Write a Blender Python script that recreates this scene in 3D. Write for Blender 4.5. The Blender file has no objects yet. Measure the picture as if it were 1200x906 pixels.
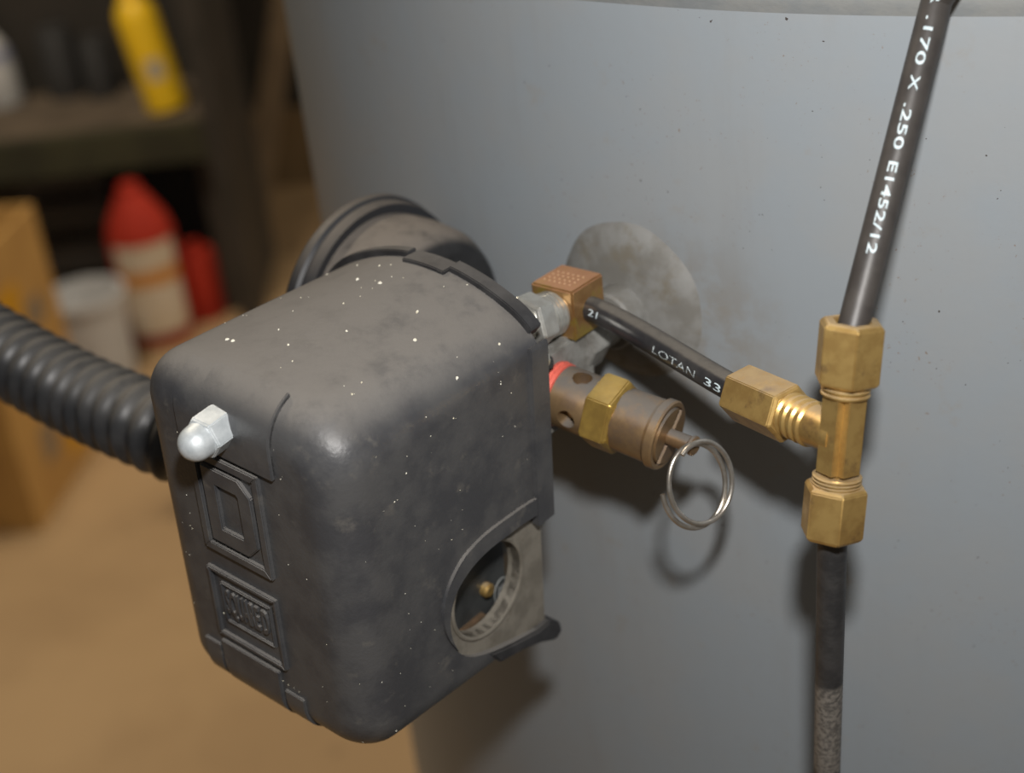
import bpy, bmesh, math, random
import numpy as np
from math import sin, cos, pi, radians, sqrt, atan2
from mathutils import Vector, Matrix

random.seed(7)
SC = bpy.context.scene
COL = SC.collection

# ------------------------------------------------------------------ camera, world, lights, exposure
FPX, TH, RHO, HC = 1700.0, radians(28), radians(6.5), 1.15      # focal length (px of 1200), pitch, roll, height
CAM = np.array([0, 0, HC])
FW = np.array([0, cos(TH), -sin(TH)])
U0 = np.array([0, sin(TH), cos(TH)])
RT = cos(RHO) * np.array([1., 0, 0]) - sin(RHO) * U0
UP = cos(RHO) * U0 + sin(RHO) * np.array([1., 0, 0])

cam = bpy.data.cameras.new('camera')
cam.sensor_width = 36.0
cam.lens = FPX / 1200 * 36
cam.clip_start = 0.01
cam.dof.use_dof = True
cam.dof.focus_distance = 0.318
cam.dof.aperture_fstop = 9.5
camo = bpy.data.objects.new('camera', cam)
COL.objects.link(camo)
camo.matrix_world = Matrix(((RT[0], UP[0], -FW[0], CAM[0]), (RT[1], UP[1], -FW[1], CAM[1]),
                            (RT[2], UP[2], -FW[2], CAM[2]), (0, 0, 0, 1)))
SC.camera = camo

world = bpy.data.worlds.new('world')
SC.world = world
world.use_nodes = True
world.node_tree.nodes['Background'].inputs[0].default_value = (1.0, 0.93, 0.84, 1)
world.node_tree.nodes['Background'].inputs[1].default_value = 0.10


def area_light(name, loc, target, size, power, color, shape='DISK'):
    l = bpy.data.lights.new(name, 'AREA')
    l.shape = shape
    l.size = size
    l.energy = power
    l.color = color
    o = bpy.data.objects.new(name, l)
    COL.objects.link(o)
    o.location = loc
    o.rotation_euler = (Vector(target) - Vector(loc)).to_track_quat('-Z', 'Y').to_euler()
    return o


# the photographer's flash just above the lens
fl = CAM + 0.072 * UP + 0.010 * RT
area_light('flash', fl, fl + FW * 0.9 - UP * 0.12, 0.022, 1.6, (1.0, 0.97, 0.94))
# warm ceiling lamp over the workshop floor behind the tank
area_light('ceiling_lamp', (-0.75, 1.6, 2.45), (-0.8, 1.9, 0), 0.5, 33, (1.0, 0.84, 0.64))
# added warm fill from the right, brightens the box, containers and shelf
area_light('side_fill', (1.75, 2.35, 1.7), (-0.8, 2.1, 0.1), 0.5, 17, (1.0, 0.84, 0.64))

SC.view_settings.view_transform = 'Standard'
SC.view_settings.look = 'None'
SC.view_settings.exposure = 0.0
SC.view_settings.gamma = 1.0
SC.view_settings.use_curve_mapping = False

# ------------------------------------------------------------------ pixel helpers


def ray(px, py):
    return FW + (px - 600) / FPX * RT - (py - 453) / FPX * UP


def at(px, py, depth):                      # world point of a pixel at a forward depth
    return CAM + ray(px, py) * depth


def at_z(px, py, z):                        # world point of a pixel on a level plane
    r = ray(px, py)
    return CAM + r * ((z - HC) / r[2])


def at_y(px, py, y):
    r = ray(px, py)
    return CAM + r * (y / r[1])


def nrm(v):
    v = np.array(v, float)
    return v / np.linalg.norm(v)


# tank: upright cylinder; its axis follows from the silhouette and one surface depth
TR = 0.30
_az = atan2(ray(400, 393)[0], ray(400, 393)[1])
_n = np.array([cos(_az), -sin(_az)])
_t = np.array([sin(_az), cos(_az)])


def tank_axis(dep):
    q = (ray(985, 560) * dep)[:2]
    b = -2 * (_t @ q)
    cc = (TR * _n - q) @ (TR * _n - q) - TR * TR
    return TR * _n + (-b + sqrt(b * b - 4 * cc)) / 2 * _t


TC = tank_axis(0.366)


def tank_hit(px, py, c=None, rr=TR):
    c = TC if c is None else c
    r = ray(px, py)
    a = r[:2] @ r[:2]
    bb = -2 * (r[:2] @ c)
    d = c @ c - rr * rr
    s = (-bb - sqrt(bb * bb - 4 * a * d)) / (2 * a)
    return CAM + r * s, s


# switch frame: w to the right along the tank, d into the tank, h up (millimetres)
_c0 = tank_axis(0.33)
P0 = tank_hit(757, 345, _c0)[0]
PHI = atan2(_c0[0] - P0[0], _c0[1] - P0[1])
WA = np.array([cos(PHI), -sin(PHI), 0])
DA = np.array([sin(PHI), cos(PHI), 0])
ZA = np.array([0, 0, 1.])


class Fr:
    """a frame; p(a, b, c) takes millimetres"""

    def __init__(s, o, x, y, z, k=1.0):
        s.o, s.x, s.y, s.z = (np.array(v, float) for v in (o, x, y, z))
        s.k = k                              # millimetres per unit

    def p(s, a, b, c):
        return s.o + (a * s.x + b * s.y + c * s.z) * 0.001 * s.k

    def inv(s, p):
        q = (np.array(p) - s.o) * 1000 / s.k
        return np.array((q @ s.x, q @ s.y, q @ s.z))


def axis_frame(o, z, ref=(0, 0, 1), k=1.0):
    z = nrm(z)
    x = nrm(np.array(ref, float) - (np.array(ref, float) @ z) * z)
    return Fr(o, x, np.cross(z, x), z, k)


SK = 1.15                                    # the switch unit in millimetres
P0 = CAM + (P0 - CAM) * SK
SW = Fr(P0, WA, DA, ZA, SK)
_ro = radians(4.0)
CVW = cos(_ro) * WA - sin(_ro) * ZA
CVZ = cos(_ro) * ZA + sin(_ro) * WA
CV = Fr(SW.p(-16.5, 0, -14), CVW, DA, CVZ, SK)   # cover frame: u, d, v


def on_plane(fr, px, py, b):                # pixel -> coordinates in fr on its plane y = b
    r = ray(px, py)
    s = (b * .001 * fr.k - (CAM - fr.o) @ fr.y) / (r @ fr.y)
    return fr.inv(CAM + r * s)


# ------------------------------------------------------------------ mesh helpers


class MB:
    def __init__(s):
        s.v, s.f = [], []

    def add(s, v, f):
        n = len(s.v)
        s.v += [tuple(float(k) for k in q) for q in v]
        s.f += [tuple(i + n for i in q) for q in f]
        return s

    def lathe(s, fr, prof, seg=48, phase=0.0, cap=True):
        v, f = [], []
        for t, r in prof:
            for k in range(seg):
                a = phase + 2 * pi * k / seg
                v.append(fr.p(r * cos(a), r * sin(a), t))
        for i in range(len(prof) - 1):
            for k in range(seg):
                k2 = (k + 1) % seg
                f.append((i * seg + k, i * seg + k2, (i + 1) * seg + k2, (i + 1) * seg + k))
        if cap:
            f.append(tuple(range(seg))[::-1])
            f.append(tuple((len(prof) - 1) * seg + k for k in range(seg)))
        return s.add(v, f)

    def box(s, fr, a0, a1, b0, b1, c0, c1):
        v = [fr.p(a, b, c) for a in (a0, a1) for b in (b0, b1) for c in (c0, c1)]
        f = [(0, 1, 3, 2), (4, 6, 7, 5), (0, 4, 5, 1), (2, 3, 7, 6), (0, 2, 6, 4), (1, 5, 7, 3)]
        return s.add(v, f)

    def sweep(s, pts, rad, seg=16, cap=True, ref=(0, 0, 1)):
        pts = [np.array(p, float) for p in pts]
        n = len(pts)
        v, f = [], []
        x = None
        for i in range(n):
            t = nrm(pts[min(i + 1, n - 1)] - pts[max(i - 1, 0)])
            if x is None:
                x = np.array(ref, float)
            x = nrm(x - (x @ t) * t)
            y = np.cross(t, x)
            r = rad(i / (n - 1)) if callable(rad) else rad
            for k in range(seg):
                a = 2 * pi * k / seg
                v.append(pts[i] + (x * cos(a) + y * sin(a)) * r * .001)
        for i in range(n - 1):
            for k in range(seg):
                k2 = (k + 1) % seg
                f.append((i * seg + k, i * seg + k2, (i + 1) * seg + k2, (i + 1) * seg + k))
        if cap:
            f.append(tuple(range(seg))[::-1])
            f.append(tuple((n - 1) * seg + k for k in range(seg)))
        return s.add(v, f)

    def extrude(s, fr, poly, t0, t1, plane='xy'):
        n = len(poly)
        v = []
        for t in (t0, t1):
            for a, b in poly:
                v.append(fr.p(a, b, t) if plane == 'xy' else fr.p(a, t, b) if plane == 'xz' else fr.p(t, a, b))
        f = [tuple(range(n))[::-1], tuple(range(n, 2 * n))]
        for k in range(n):
            k2 = (k + 1) % n
            f.append((k, k2, n + k2, n + k))
        return s.add(v, f)


PARENT_LOC = {}


def obj(name, mb, mat, parent=None, smooth=35, bevel=0, bseg=2):
    me = bpy.data.meshes.new(name)
    off = np.array(PARENT_LOC.get(parent.name, (0, 0, 0))) if parent else np.zeros(3)
    vs = np.array(mb.v) - off
    if parent is None:                       # origin at the base of the thing
        lo, hi = vs.min(0), vs.max(0)
        org = np.array([(lo[0] + hi[0]) / 2, (lo[1] + hi[1]) / 2, lo[2]])
        vs = vs - org
    me.from_pydata([tuple(q) for q in vs], [], mb.f)
    bm = bmesh.new()
    bm.from_mesh(me)
    bmesh.ops.remove_doubles(bm, verts=bm.verts, dist=1e-7)
    bmesh.ops.recalc_face_normals(bm, faces=bm.faces)
    if bevel:
        es = [e for e in bm.edges if len(e.link_faces) == 2 and e.calc_face_angle() > radians(30)]
        bmesh.ops.bevel(bm, geom=es, offset=bevel * .001, segments=bseg, affect='EDGES', clamp_overlap=True)
    bm.to_mesh(me)
    bm.free()
    if smooth:
        me.shade_smooth()
        me.set_sharp_from_angle(angle=radians(smooth))
    me.materials.append(mat)
    o = bpy.data.objects.new(name, me)
    COL.objects.link(o)
    if parent:
        o.parent = parent
        PARENT_LOC[o.name] = PARENT_LOC[parent.name]
    else:
        o.location = org
        PARENT_LOC[o.name] = tuple(org)
    return o


def thing(name, loc, label, cat, group=None):
    o = bpy.data.objects.new(name, None)
    o.empty_display_size = 0.02
    COL.objects.link(o)
    o.location = tuple(float(k) for k in loc)
    PARENT_LOC[o.name] = tuple(float(k) for k in loc)
    tag(o, label, cat, group)
    return o


def tag(o, label, cat, group=None):
    o['label'] = label
    o['category'] = cat
    if group:
        o['group'] = group
    return o


def struct(o):
    o['kind'] = 'structure'
    return o


def boolean(o, cutter, op='DIFFERENCE'):
    m = o.modifiers.new('cut', 'BOOLEAN')
    m.object = cutter
    m.operation = op
    m.solver = 'EXACT'
    bpy.context.view_layer.update()
    dg = bpy.context.evaluated_depsgraph_get()
    me = bpy.data.meshes.new_from_object(o.evaluated_get(dg))
    o.modifiers.clear()
    old = o.data
    o.data = me
    bpy.data.meshes.remove(old)
    bpy.data.objects.remove(cutter, do_unlink=True)
    me.shade_smooth()
    me.set_sharp_from_angle(angle=radians(35))


def text_flat(body, size, extrude=0.0, spacing=1.0, bold=0.0):
    cu = bpy.data.curves.new('lettering', 'FONT')
    cu.body = body
    cu.size = size
    cu.space_character = spacing
    cu.offset = bold
    cu.resolution_u = 3
    o = bpy.data.objects.new('lettering_tmp', cu)
    COL.objects.link(o)
    bpy.context.view_layer.update()
    dg = bpy.context.evaluated_depsgraph_get()
    me = bpy.data.meshes.new_from_object(o.evaluated_get(dg))
    bm = bmesh.new()
    bm.from_mesh(me)
    bmesh.ops.triangulate(bm, faces=bm.faces)
    bmesh.ops.subdivide_edges(bm, edges=[e for e in bm.edges if e.calc_length() > size * .12], cuts=2, use_grid_fill=False)
    bmesh.ops.triangulate(bm, faces=bm.faces)
    v = [tuple(q.co) for q in bm.verts]
    f = [tuple(q.index for q in p.verts) for p in bm.faces]
    bm.free()
    bpy.data.objects.remove(o, do_unlink=True)
    bpy.data.meshes.remove(me)
    return v, f


# ------------------------------------------------------------------ materials


def mat(name, col, col2=None, scale=60, rough=.5, rough2=None, metal=0.0, bump=0.0, bscale=None, dust=None, dustamt=.8,
        dust_lo=.25, dust_hi=.8, stain=None, stain_scale=90, stain_lo=.6, stain_hi=.72, spec=.5, detail=6, stretch=(1, 1, 1),
        coat=0.0):
    m = bpy.data.materials.new(name)
    m.use_nodes = True
    nt = m.node_tree
    N, L = nt.nodes, nt.links
    b = N['Principled BSDF']
    b.inputs['Metallic'].default_value = metal
    b.inputs['Roughness'].default_value = rough
    b.inputs['Specular IOR Level'].default_value = spec
    b.inputs['Coat Weight'].default_value = coat
    tc = N.new('ShaderNodeTexCoord')
    mp = N.new('ShaderNodeMapping')
    mp.inputs['Scale'].default_value = stretch
    L.new(tc.outputs['Object'], mp.inputs['Vector'])

    def noise(sc, det=detail, rg=.6):
        n = N.new('ShaderNodeTexNoise')
        n.inputs['Scale'].default_value = sc
        n.inputs['Detail'].default_value = det
        n.inputs['Roughness'].default_value = rg
        L.new(mp.outputs['Vector'], n.inputs['Vector'])
        return n.outputs['Fac']

    def rng(src, lo, hi, a=0., z=1.):
        r = N.new('ShaderNodeMapRange')
        r.interpolation_type = 'SMOOTHSTEP'
        for k, val in zip((1, 2, 3, 4), (lo, hi, a, z)):
            r.inputs[k].default_value = val
        L.new(src, r.inputs[0])
        return r.outputs[0]

    def mix(fac, a, c):
        x = N.new('ShaderNodeMix')
        x.data_type = 'RGBA'
        if isinstance(fac, float):
            x.inputs[0].default_value = fac
        else:
            L.new(fac, x.inputs[0])
        for sock, val in ((x.inputs[6], a), (x.inputs[7], c)):
            if isinstance(val, tuple):
                sock.default_value = (*val, 1)
            else:
                L.new(val, sock)
        return x.outputs[2]

    cur = tuple(col)
    nf = None
    if col2:
        nf = noise(scale)
        cur = mix(rng(nf, .38, .62), cur, tuple(col2))
    if stain:
        cur = mix(rng(noise(stain_scale, 8, .65), stain_lo, stain_hi), cur, tuple(stain))
    df = None
    if dust:
        g = N.new('ShaderNodeNewGeometry')
        sp = N.new('ShaderNodeSeparateXYZ')
        L.new(g.outputs['Normal'], sp.inputs[0])
        df = rng(sp.outputs['Z'], dust_lo, dust_hi, 0, dustamt)
        mu = N.new('ShaderNodeMath')
        mu.operation = 'MULTIPLY'
        L.new(df, mu.inputs[0])
        L.new(rng(noise(scale * 1.7, 9, .7), .25, .55, .45, 1.0), mu.inputs[1])
        df = mu.outputs[0]
        cur = mix(df, cur, tuple(dust))
        rr = N.new('ShaderNodeMapRange')
        rr.inputs[3].default_value = rough
        rr.inputs[4].default_value = .85
        L.new(df, rr.inputs[0])
        L.new(rr.outputs[0], b.inputs['Roughness'])
        if metal:
            rm = N.new('ShaderNodeMapRange')
            rm.inputs[3].default_value = metal
            rm.inputs[4].default_value = 0
            L.new(df, rm.inputs[0])
            L.new(rm.outputs[0], b.inputs['Metallic'])
    elif rough2 is not None:
        L.new(rng(noise(scale * .8), .3, .7, rough, rough2), b.inputs['Roughness'])
    if isinstance(cur, tuple):
        b.inputs['Base Color'].default_value = (*cur, 1)
    else:
        L.new(cur, b.inputs['Base Color'])
    if bump:
        bp = N.new('ShaderNodeBump')
        bp.inputs['Strength'].default_value = bump
        bp.inputs['Distance'].default_value = 0.0004
        L.new(noise(bscale or scale * 3, 5), bp.inputs['Height'])
        L.new(bp.outputs[0], b.inputs['Normal'])
    return m


DUST = (0.148, 0.139, 0.128)
M_cover = mat('black_plastic', (.046, .047, .051), (.070, .070, .071), 70, .36, bump=.25, bscale=900, dust=DUST, dustamt=.9,
              dust_lo=.42, dust_hi=.9, stain=(.105, .10, .092), stain_scale=150, stain_lo=.56, stain_hi=.75)
M_rim = mat('black_rim_plastic', (.018, .018, .020), (.035, .035, .037), 120, .5, bump=.2, bscale=900, dust=DUST, dustamt=.3, dust_lo=.75, dust_hi=1.)
M_gauge = mat('black_case_plastic', (.014, .014, .015), (.024, .024, .025), 100, .42, dust=(.16, .14, .12), dustamt=.9, dust_lo=.35, dust_hi=.75)
M_bezel = mat('black_bezel', (.022, .023, .026), None, 100, .42, dust=(.12, .105, .09), dustamt=.6, dust_lo=.5, dust_hi=.95)
M_acorn = mat('frosted_nut', (.58, .62, .64), (.46, .50, .52), 260, .5, metal=.35, bump=.2, bscale=900)
M_steel = mat('zinc_plated_steel', (.66, .66, .62), (.56, .55, .51), 300, .28, metal=.8, bump=.08, bscale=900, stain=(.35, .31, .24), stain_scale=300, stain_lo=.64, stain_hi=.82)
M_zinc = mat('cast_zinc', (.25, .25, .235), (.17, .165, .15), 220, .7, metal=.25, bump=.5, bscale=600, stain=(.09, .08, .06), stain_scale=200, stain_lo=.55, stain_hi=.75)
M_plate = mat('dull_steel_plate', (.30, .275, .23), (.22, .20, .165), 160, .5, metal=.45, bump=.2, bscale=700, stain=(.17, .14, .10), stain_scale=260)
M_brass = mat('brass', (.62, .42, .15), (.50, .32, .11), 180, .36, metal=.75, bump=.12, bscale=500, stain=(.20, .12, .07), stain_scale=150, stain_lo=.55, stain_hi=.75,
              dust=(.26, .22, .17), dustamt=.6, dust_lo=.7, dust_hi=1.0)
M_bronze = mat('tarnished_bronze', (.34, .225, .115), (.27, .175, .095), 130, .4, metal=.7, bump=.15, bscale=500, stain=(.24, .17, .12), stain_scale=130, stain_lo=.5, stain_hi=.7,
               dust=(.12, .112, .102), dustamt=.95, dust_lo=.45, dust_hi=.9)
M_hexbrass = mat('yellowed_brass', (.50, .33, .08), (.36, .23, .06), 150, .4, metal=.7, dust=(.30, .24, .10), dustamt=.5, dust_lo=.6, dust_hi=1.)
M_block = mat('tarnished_brass_block', (.34, .20, .08), (.27, .15, .06), 200, .42, metal=.6, bump=.15, bscale=600, stain=(.30, .22, .05), stain_scale=120, stain_lo=.5, stain_hi=.62,
              dust=(.30, .15, .085), dustamt=.8, dust_lo=.6, dust_hi=.95)
M_tape = mat('red_seal', (.72, .14, .10), (.60, .11, .08), 400, .5)
M_ring = mat('spring_steel', (.62, .59, .54), (.50, .46, .40), 300, .3, metal=.9, bump=.1, bscale=900)
M_tube = mat('black_nylon_tube', (.020, .020, .022), (.034, .033, .033), 160, .33, bump=.15, bscale=500, dust=(.115, .105, .09), dustamt=.8, dust_lo=.72, dust_hi=1.05)
M_tubev = mat('black_nylon_tube_clean', (.036, .032, .030), (.050, .045, .041), 140, .46, bump=.12, bscale=500)
M_print = mat('white_print', (.62, .72, .76), (.48, .58, .62), 900, .6)
M_faint = mat('worn_white_print', (.50, .56, .58), (.10, .11, .11), 1500, .6)
M_conduit = mat('black_corrugated_conduit', (.022, .023, .025), (.035, .035, .036), 90, .33, dust=(.11, .104, .094), dustamt=.75, dust_lo=.3, dust_hi=.9)
M_fleck = mat('pale_debris', (.78, .76, .66), (.62, .58, .44), 400, .8)
M_dark = mat('dark_void', (.02, .02, .02), None, 50, .7)
M_insul = mat('dark_grey_moulding', (.045, .048, .048), (.03, .032, .032), 120, .5)
M_mark = mat('pale_mark', (.25, .26, .25), None, 50, .6)


def tank_material():
    m = mat('grey_blue_tank_paint', (.266, .296, .321), (.276, .296, .310), 26, .46, spec=.4, bump=.18, bscale=160, stain=(.27, .265, .25), stain_scale=75,
            stain_lo=.60, stain_hi=.78)
    nt = m.node_tree
    N, L = nt.nodes, nt.links
    b = N['Principled BSDF']
    base = b.inputs['Base Color'].links[0].from_socket
    g = N.new('ShaderNodeNewGeometry')

    def mixin(cur, fac, colr):
        x = N.new('ShaderNodeMix')
        x.data_type = 'RGBA'
        L.new(fac, x.inputs[0])
        L.new(cur, x.inputs[6])
        x.inputs[7].default_value = (*colr, 1)
        return x.outputs[2]

    def noise(sc, stretch=(1, 1, 1), det=7):
        mp = N.new('ShaderNodeMapping')
        mp.inputs['Scale'].default_value = stretch
        L.new(g.outputs['Position'], mp.inputs['Vector'])
        n = N.new('ShaderNodeTexNoise')
        n.inputs['Scale'].default_value = sc
        n.inputs['Detail'].default_value = det
        n.inputs['Roughness'].default_value = .65
        L.new(mp.outputs[0], n.inputs['Vector'])
        return n.outputs['Fac']

    def rng(src, lo, hi, a=0., z=1.):
        r = N.new('ShaderNodeMapRange')
        r.interpolation_type = 'SMOOTHSTEP'
        for k, val in zip((1, 2, 3, 4), (lo, hi, a, z)):
            r.inputs[k].default_value = val
        L.new(src, r.inputs[0])
        return r.outputs[0]

    def mul(a, c):
        k = N.new('ShaderNodeMath')
        k.operation = 'MULTIPLY'
        L.new(a, k.inputs[0])
        L.new(c, k.inputs[1])
        return k.outputs[0]
    # upright rub marks, brown specks, and the grime that has run down around the boss
    cur = mixin(base, rng(noise(70, (1, 1, .12)), .5, .75, 0, .45), (.25, .26, .265))
    cur = mixin(cur, mul(rng(noise(900), .62, .70), rng(noise(40), .47, .62)), (.19, .13, .085))
    cur = mixin(cur, rng(noise(620, det=2), .745, .76), (.06, .05, .045))
    for cpx, cpy, rad, amt, colr in ((800, 372, .034, .55, (.215, .20, .175)), (830, 420, .030, .4, (.23, .21, .18))):
        ctr = tank_hit(cpx, cpy)[0]
        d = N.new('ShaderNodeVectorMath')
        d.operation = 'DISTANCE'
        L.new(g.outputs['Position'], d.inputs[0])
        d.inputs[1].default_value = tuple(ctr)
        cur = mixin(cur, mul(rng(d.outputs['Value'], rad * .25, rad, amt, 0), rng(noise(110), .35, .6, .2, 1)), colr)
    L.new(cur, b.inputs['Base Color'])
    return m


M_tank = tank_material()
M_weld = mat('primed_weld', (.165, .16, .145), (.225, .225, .215), 90, .6, bump=.35, bscale=350, stain=(.17, .155, .125), stain_scale=120, stain_lo=.5, stain_hi=.68)
M_seam = mat('weld_bead_paint', (.25, .27, .28), (.29, .30, .295), 90, .55, bump=.4, bscale=260)

# ------------------------------------------------------------------ the setting
M_floor = mat('worn_brown_floor', (.40, .275, .145), (.34, .23, .12), 3.2, .75, stain=(.20, .135, .07), stain_scale=7, stain_lo=.60, stain_hi=.74)
M_wall = mat('dark_board_wall', (.05, .043, .033), (.035, .03, .025), 4, .85)
world_fr = Fr((0, 0, 0), (1, 0, 0), (0, 1, 0), (0, 0, 1))


def wbox(mb, x0, x1, y0, y1, z0, z1):
    return mb.box(world_fr, x0 * 1e3, x1 * 1e3, y0 * 1e3, y1 * 1e3, z0 * 1e3, z1 * 1e3)


struct(obj('floor', wbox(MB(), -3, 2.2, -1.0, 4.0, -.08, 0), M_floor, smooth=0))
struct(obj('wall_back', wbox(MB(), -3, 2.2, 3.55, 3.65, 0, 2.6), M_wall, smooth=0))
struct(obj('wall_left', wbox(MB(), -3.1, -3, -1, 3.65, 0, 2.6), M_wall, smooth=0))

# ------------------------------------------------------------------ the air tank
SEAM_Z = tank_hit(1040, 8)[0][2]
tank = thing('air_tank', (TC[0], TC[1], 0), 'large upright grey blue painted steel air tank carrying the fittings', 'tank')
TF = Fr((TC[0], TC[1], 0), (1, 0, 0), (0, 1, 0), (0, 0, 1))
R = TR * 1000
zs = SEAM_Z * 1000
mb = MB()
prof = [(110, R - 70), (112, R - 40), (125, R - 12), (150, R)] + [(150 + (zs - 150) * k / 6, R) for k in range(1, 7)]
mb.lathe(TF, prof, 256)
obj('shell', mb, M_tank, tank, smooth=40)
mb = MB()
prof = [(zs - 3.0, R - .6), (zs - 1.5, R + .25), (zs, R + .9), (zs + 1.5, R + 1.7), (zs + 3.5, R + 2.1), (zs + 14, R + 2.0)]
prof += [(zs + 14 + 72 * sin(a), (R + 2.0) * cos(a)) for a in np.linspace(.08, pi / 2 - .02, 24)]
mb.lathe(TF, prof, 256)
obj('top_head', mb, M_seam, tank, smooth=60)
mb = MB()
mb.lathe(TF, [(0, R - 60), (0, R - 52), (118, R - 52), (118, R - 60)], 96, cap=False)
n0 = len(mb.v)
mb.f += [(3 * 96 + k, 3 * 96 + (k + 1) % 96, (k + 1) % 96, k) for k in range(96)]
obj('foot_ring', mb, M_seam, tank)

# weld boss where the pipe leaves the tank
pad_o, _ = tank_hit(738, 352)
pn = nrm(np.array([pad_o[0] - TC[0], pad_o[1] - TC[1], 0]))
PD = axis_frame(pad_o, pn)
mb = MB()
v, f = [], []
NR, NS = 12, 72
for i in range(NR + 1):
    for k in range(NS):
        a = 2 * pi * k / NS
        q = i / NR
        r = 22.3 * q * (1 + .012 * sin(3 * a + 1) + .01 * sin(7 * a))
        e = 3.2 * (1 - q ** 5) - .4
        x, y = r * cos(a), r * sin(a)          # x up, y sideways
        ang = y / R
        base = np.array([TC[0], TC[1], 0]) + TR * (pn * cos(ang) + np.cross(pn, PD.x) * -sin(ang) * 1.0)
        nn = nrm(base - np.array([TC[0], TC[1], 0]))
        base[2] = pad_o[2] + x * .001
        v.append(base + nn * e * .001)
for i in range(NR):
    for k in range(NS):
        k2 = (k + 1) % NS
        f.append((i * NS + k, i * NS + k2, (i + 1) * NS + k2, (i + 1) * NS + k))
mb.add(v, f)
obj('weld_boss', mb, M_weld, tank, smooth=60)
# socket standing out of the boss
pipe_w, pipe_h = 2.5, 1.5
tank_d = SW.inv(pad_o)[1]
PF = Fr(SW.p(pipe_w, 0, pipe_h), WA, ZA, DA, SK)
mb = MB().lathe(PF, [(tank_d - 8, 5.0), (tank_d - 8, 6.4), (tank_d - 7.4, 6.9), (tank_d + 2, 7.1), (tank_d + 4, 7.1)], 48)
obj('pipe_socket', mb, M_weld, tank)

# ------------------------------------------------------------------ pressure switch
switch = thing('pressure_switch', SW.p(-16, -60, -72), 'black plastic covered pressure switch with acorn nut on its face, mounted on the tank', 'pressure switch')


def ring_uv(hw, vt, vb, rc, crown, hl=None, rl=None, n=20):
    """rounded outline in (u, v); the top is arched by crown; hl, rl: left half width and corner"""
    pts = []
    hl = hw if hl is None else hl
    rc = max(.6, rc)
    rl = rc if rl is None else max(.6, rl)
    rb = max(.6, rc * .8)
    rbl = max(.6, rl * .9)
    def seg(a, b, k):
        return [(a[0] + (b[0] - a[0]) * i / k, a[1] + (b[1] - a[1]) * i / k) for i in range(k)]
    def arc(cx, cy, r, a0, a1, k):
        return [(cx + r * cos(a0 + (a1 - a0) * i / k), cy + r * sin(a0 + (a1 - a0) * i / k)) for i in range(k)]
    pts += seg((-hl + rl, vt), (hw - rc, vt), n)
    pts += arc(hw - rc, vt - rc, rc, pi / 2, 0, 10)
    pts += seg((hw, vt - rc), (hw, vb + rb), 14)
    pts += arc(hw - rb, vb + rb, rb, 0, -pi / 2, 10)
    pts += seg((hw - rb, vb), (-hl + rbl, vb), n)
    pts += arc(-hl + rbl, vb + rbl, rbl, -pi / 2, -pi, 10)
    pts += seg((-hl, vb + rbl), (-hl, vt - rl), 14)
    pts += arc(-hl + rl, vt - rl, rl, pi, pi / 2, 10)
    out = []
    for a, b in pts:
        k = max(0., min(1., (b - (vb + vt) / 2) / ((vt - vb) / 2)))
        out.append((a, b - crown * (a / hw) ** 2 * k ** 3))
    return out


D_R, D_F = -55.0, -111.5


def cover_dims(d):
    t = (d - D_R) / (D_F - D_R)
    return dict(hw=27.7 - .7 * t, vt=41.6 - 3.0 * t, vb=-42.5 + .2 * t, rc=6.0 + 7.0 * t, crown=9.0 - 7.0 * t, hl=30.6 - .8 * t, rl=6.5 + 3.0 * t)


RF = 9.0


def cover_rings(shrink=0.0):
    rings = []
    ds = list(np.linspace(D_R, D_F + RF, 15))
    for d in ds:
        rings.append((d, 0.0))
    for a in np.linspace(0, pi / 2, 13)[1:]:
        rings.append((D_F + RF - RF * sin(a), RF * (1 - cos(a))))
    res = []
    for d, e in rings:
        g = cover_dims(d)
        e2 = e + shrink
        dd = d if d > D_F + RF + .01 or not shrink else d + shrink * .9
        r = ring_uv(g['hw'] - e2, g['vt'] - e2, g['vb'] + e2, g['rc'] - e2, g['crown'], g['hl'] - e2, g['rl'] - e2)
        res.append((dd, r))
    d, last = res[-1]
    cx, cy = 0, sum(p[1] for p in last) / len(last)
    for s in (.75, .45, .15):
        res.append((d, [(cx + (p[0] - cx) * s, cy + (p[1] - cy) * s) for p in last]))
    return res


def loft(rings, fr):
    n = len(rings[0][1])
    v = [fr.p(u, d, h) for d, r in rings for u, h in r]
    f = []
    for i in range(len(rings) - 1):
        for k in range(n):
            k2 = (k + 1) % n
            f.append((i * n + k, i * n + k2, (i + 1) * n + k2, (i + 1) * n + k))
    f.append(tuple((len(rings) - 1) * n + k for k in range(n)))
    return v, f, n


outer = cover_rings()
inner = cover_rings(2.2)
mb = MB()
v, f, n = loft(outer, CV)
mb.add(v, f)
n0 = len(mb.v)
v, f, n = loft(inner, CV)
mb.add(v, [q[::-1] for q in f])
mb.f += [(k, (k + 1) % n, n0 + (k + 1) % n, n0 + k) for k in range(n)]
cover = obj('cover', mb, M_cover, switch, smooth=40)

# notch in the right-hand side, open to the back
NOT = [on_plane(Fr(CV.p(26.2, 0, 0), CV.y, CV.x, CV.z, SK), px, py, 0) for px, py in
       ((571, 690),)]
hc = np.array([NOT[0][0], NOT[0][2]])        # knockout centre in (d, v)
HD, HV = float(hc[0]), float(hc[1])


SIDE = Fr(CV.p(27.3, 0, 0), CV.y, CV.x, CV.z, SK)


def side_dv(px, py):                         # pixel on the right side of the cover -> (d, v)
    q = on_plane(SIDE, px, py, 0)
    return float(q[0]), float(q[2])


NPX = [(652, 588), (620, 605), (592, 625), (567, 645), (546, 669), (531, 696), (525, 722), (527, 746), (537, 764), (552, 770), (575, 764), (600, 753), (630, 738), (648, 728)]
_np = [side_dv(*q) for q in NPX]


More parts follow.
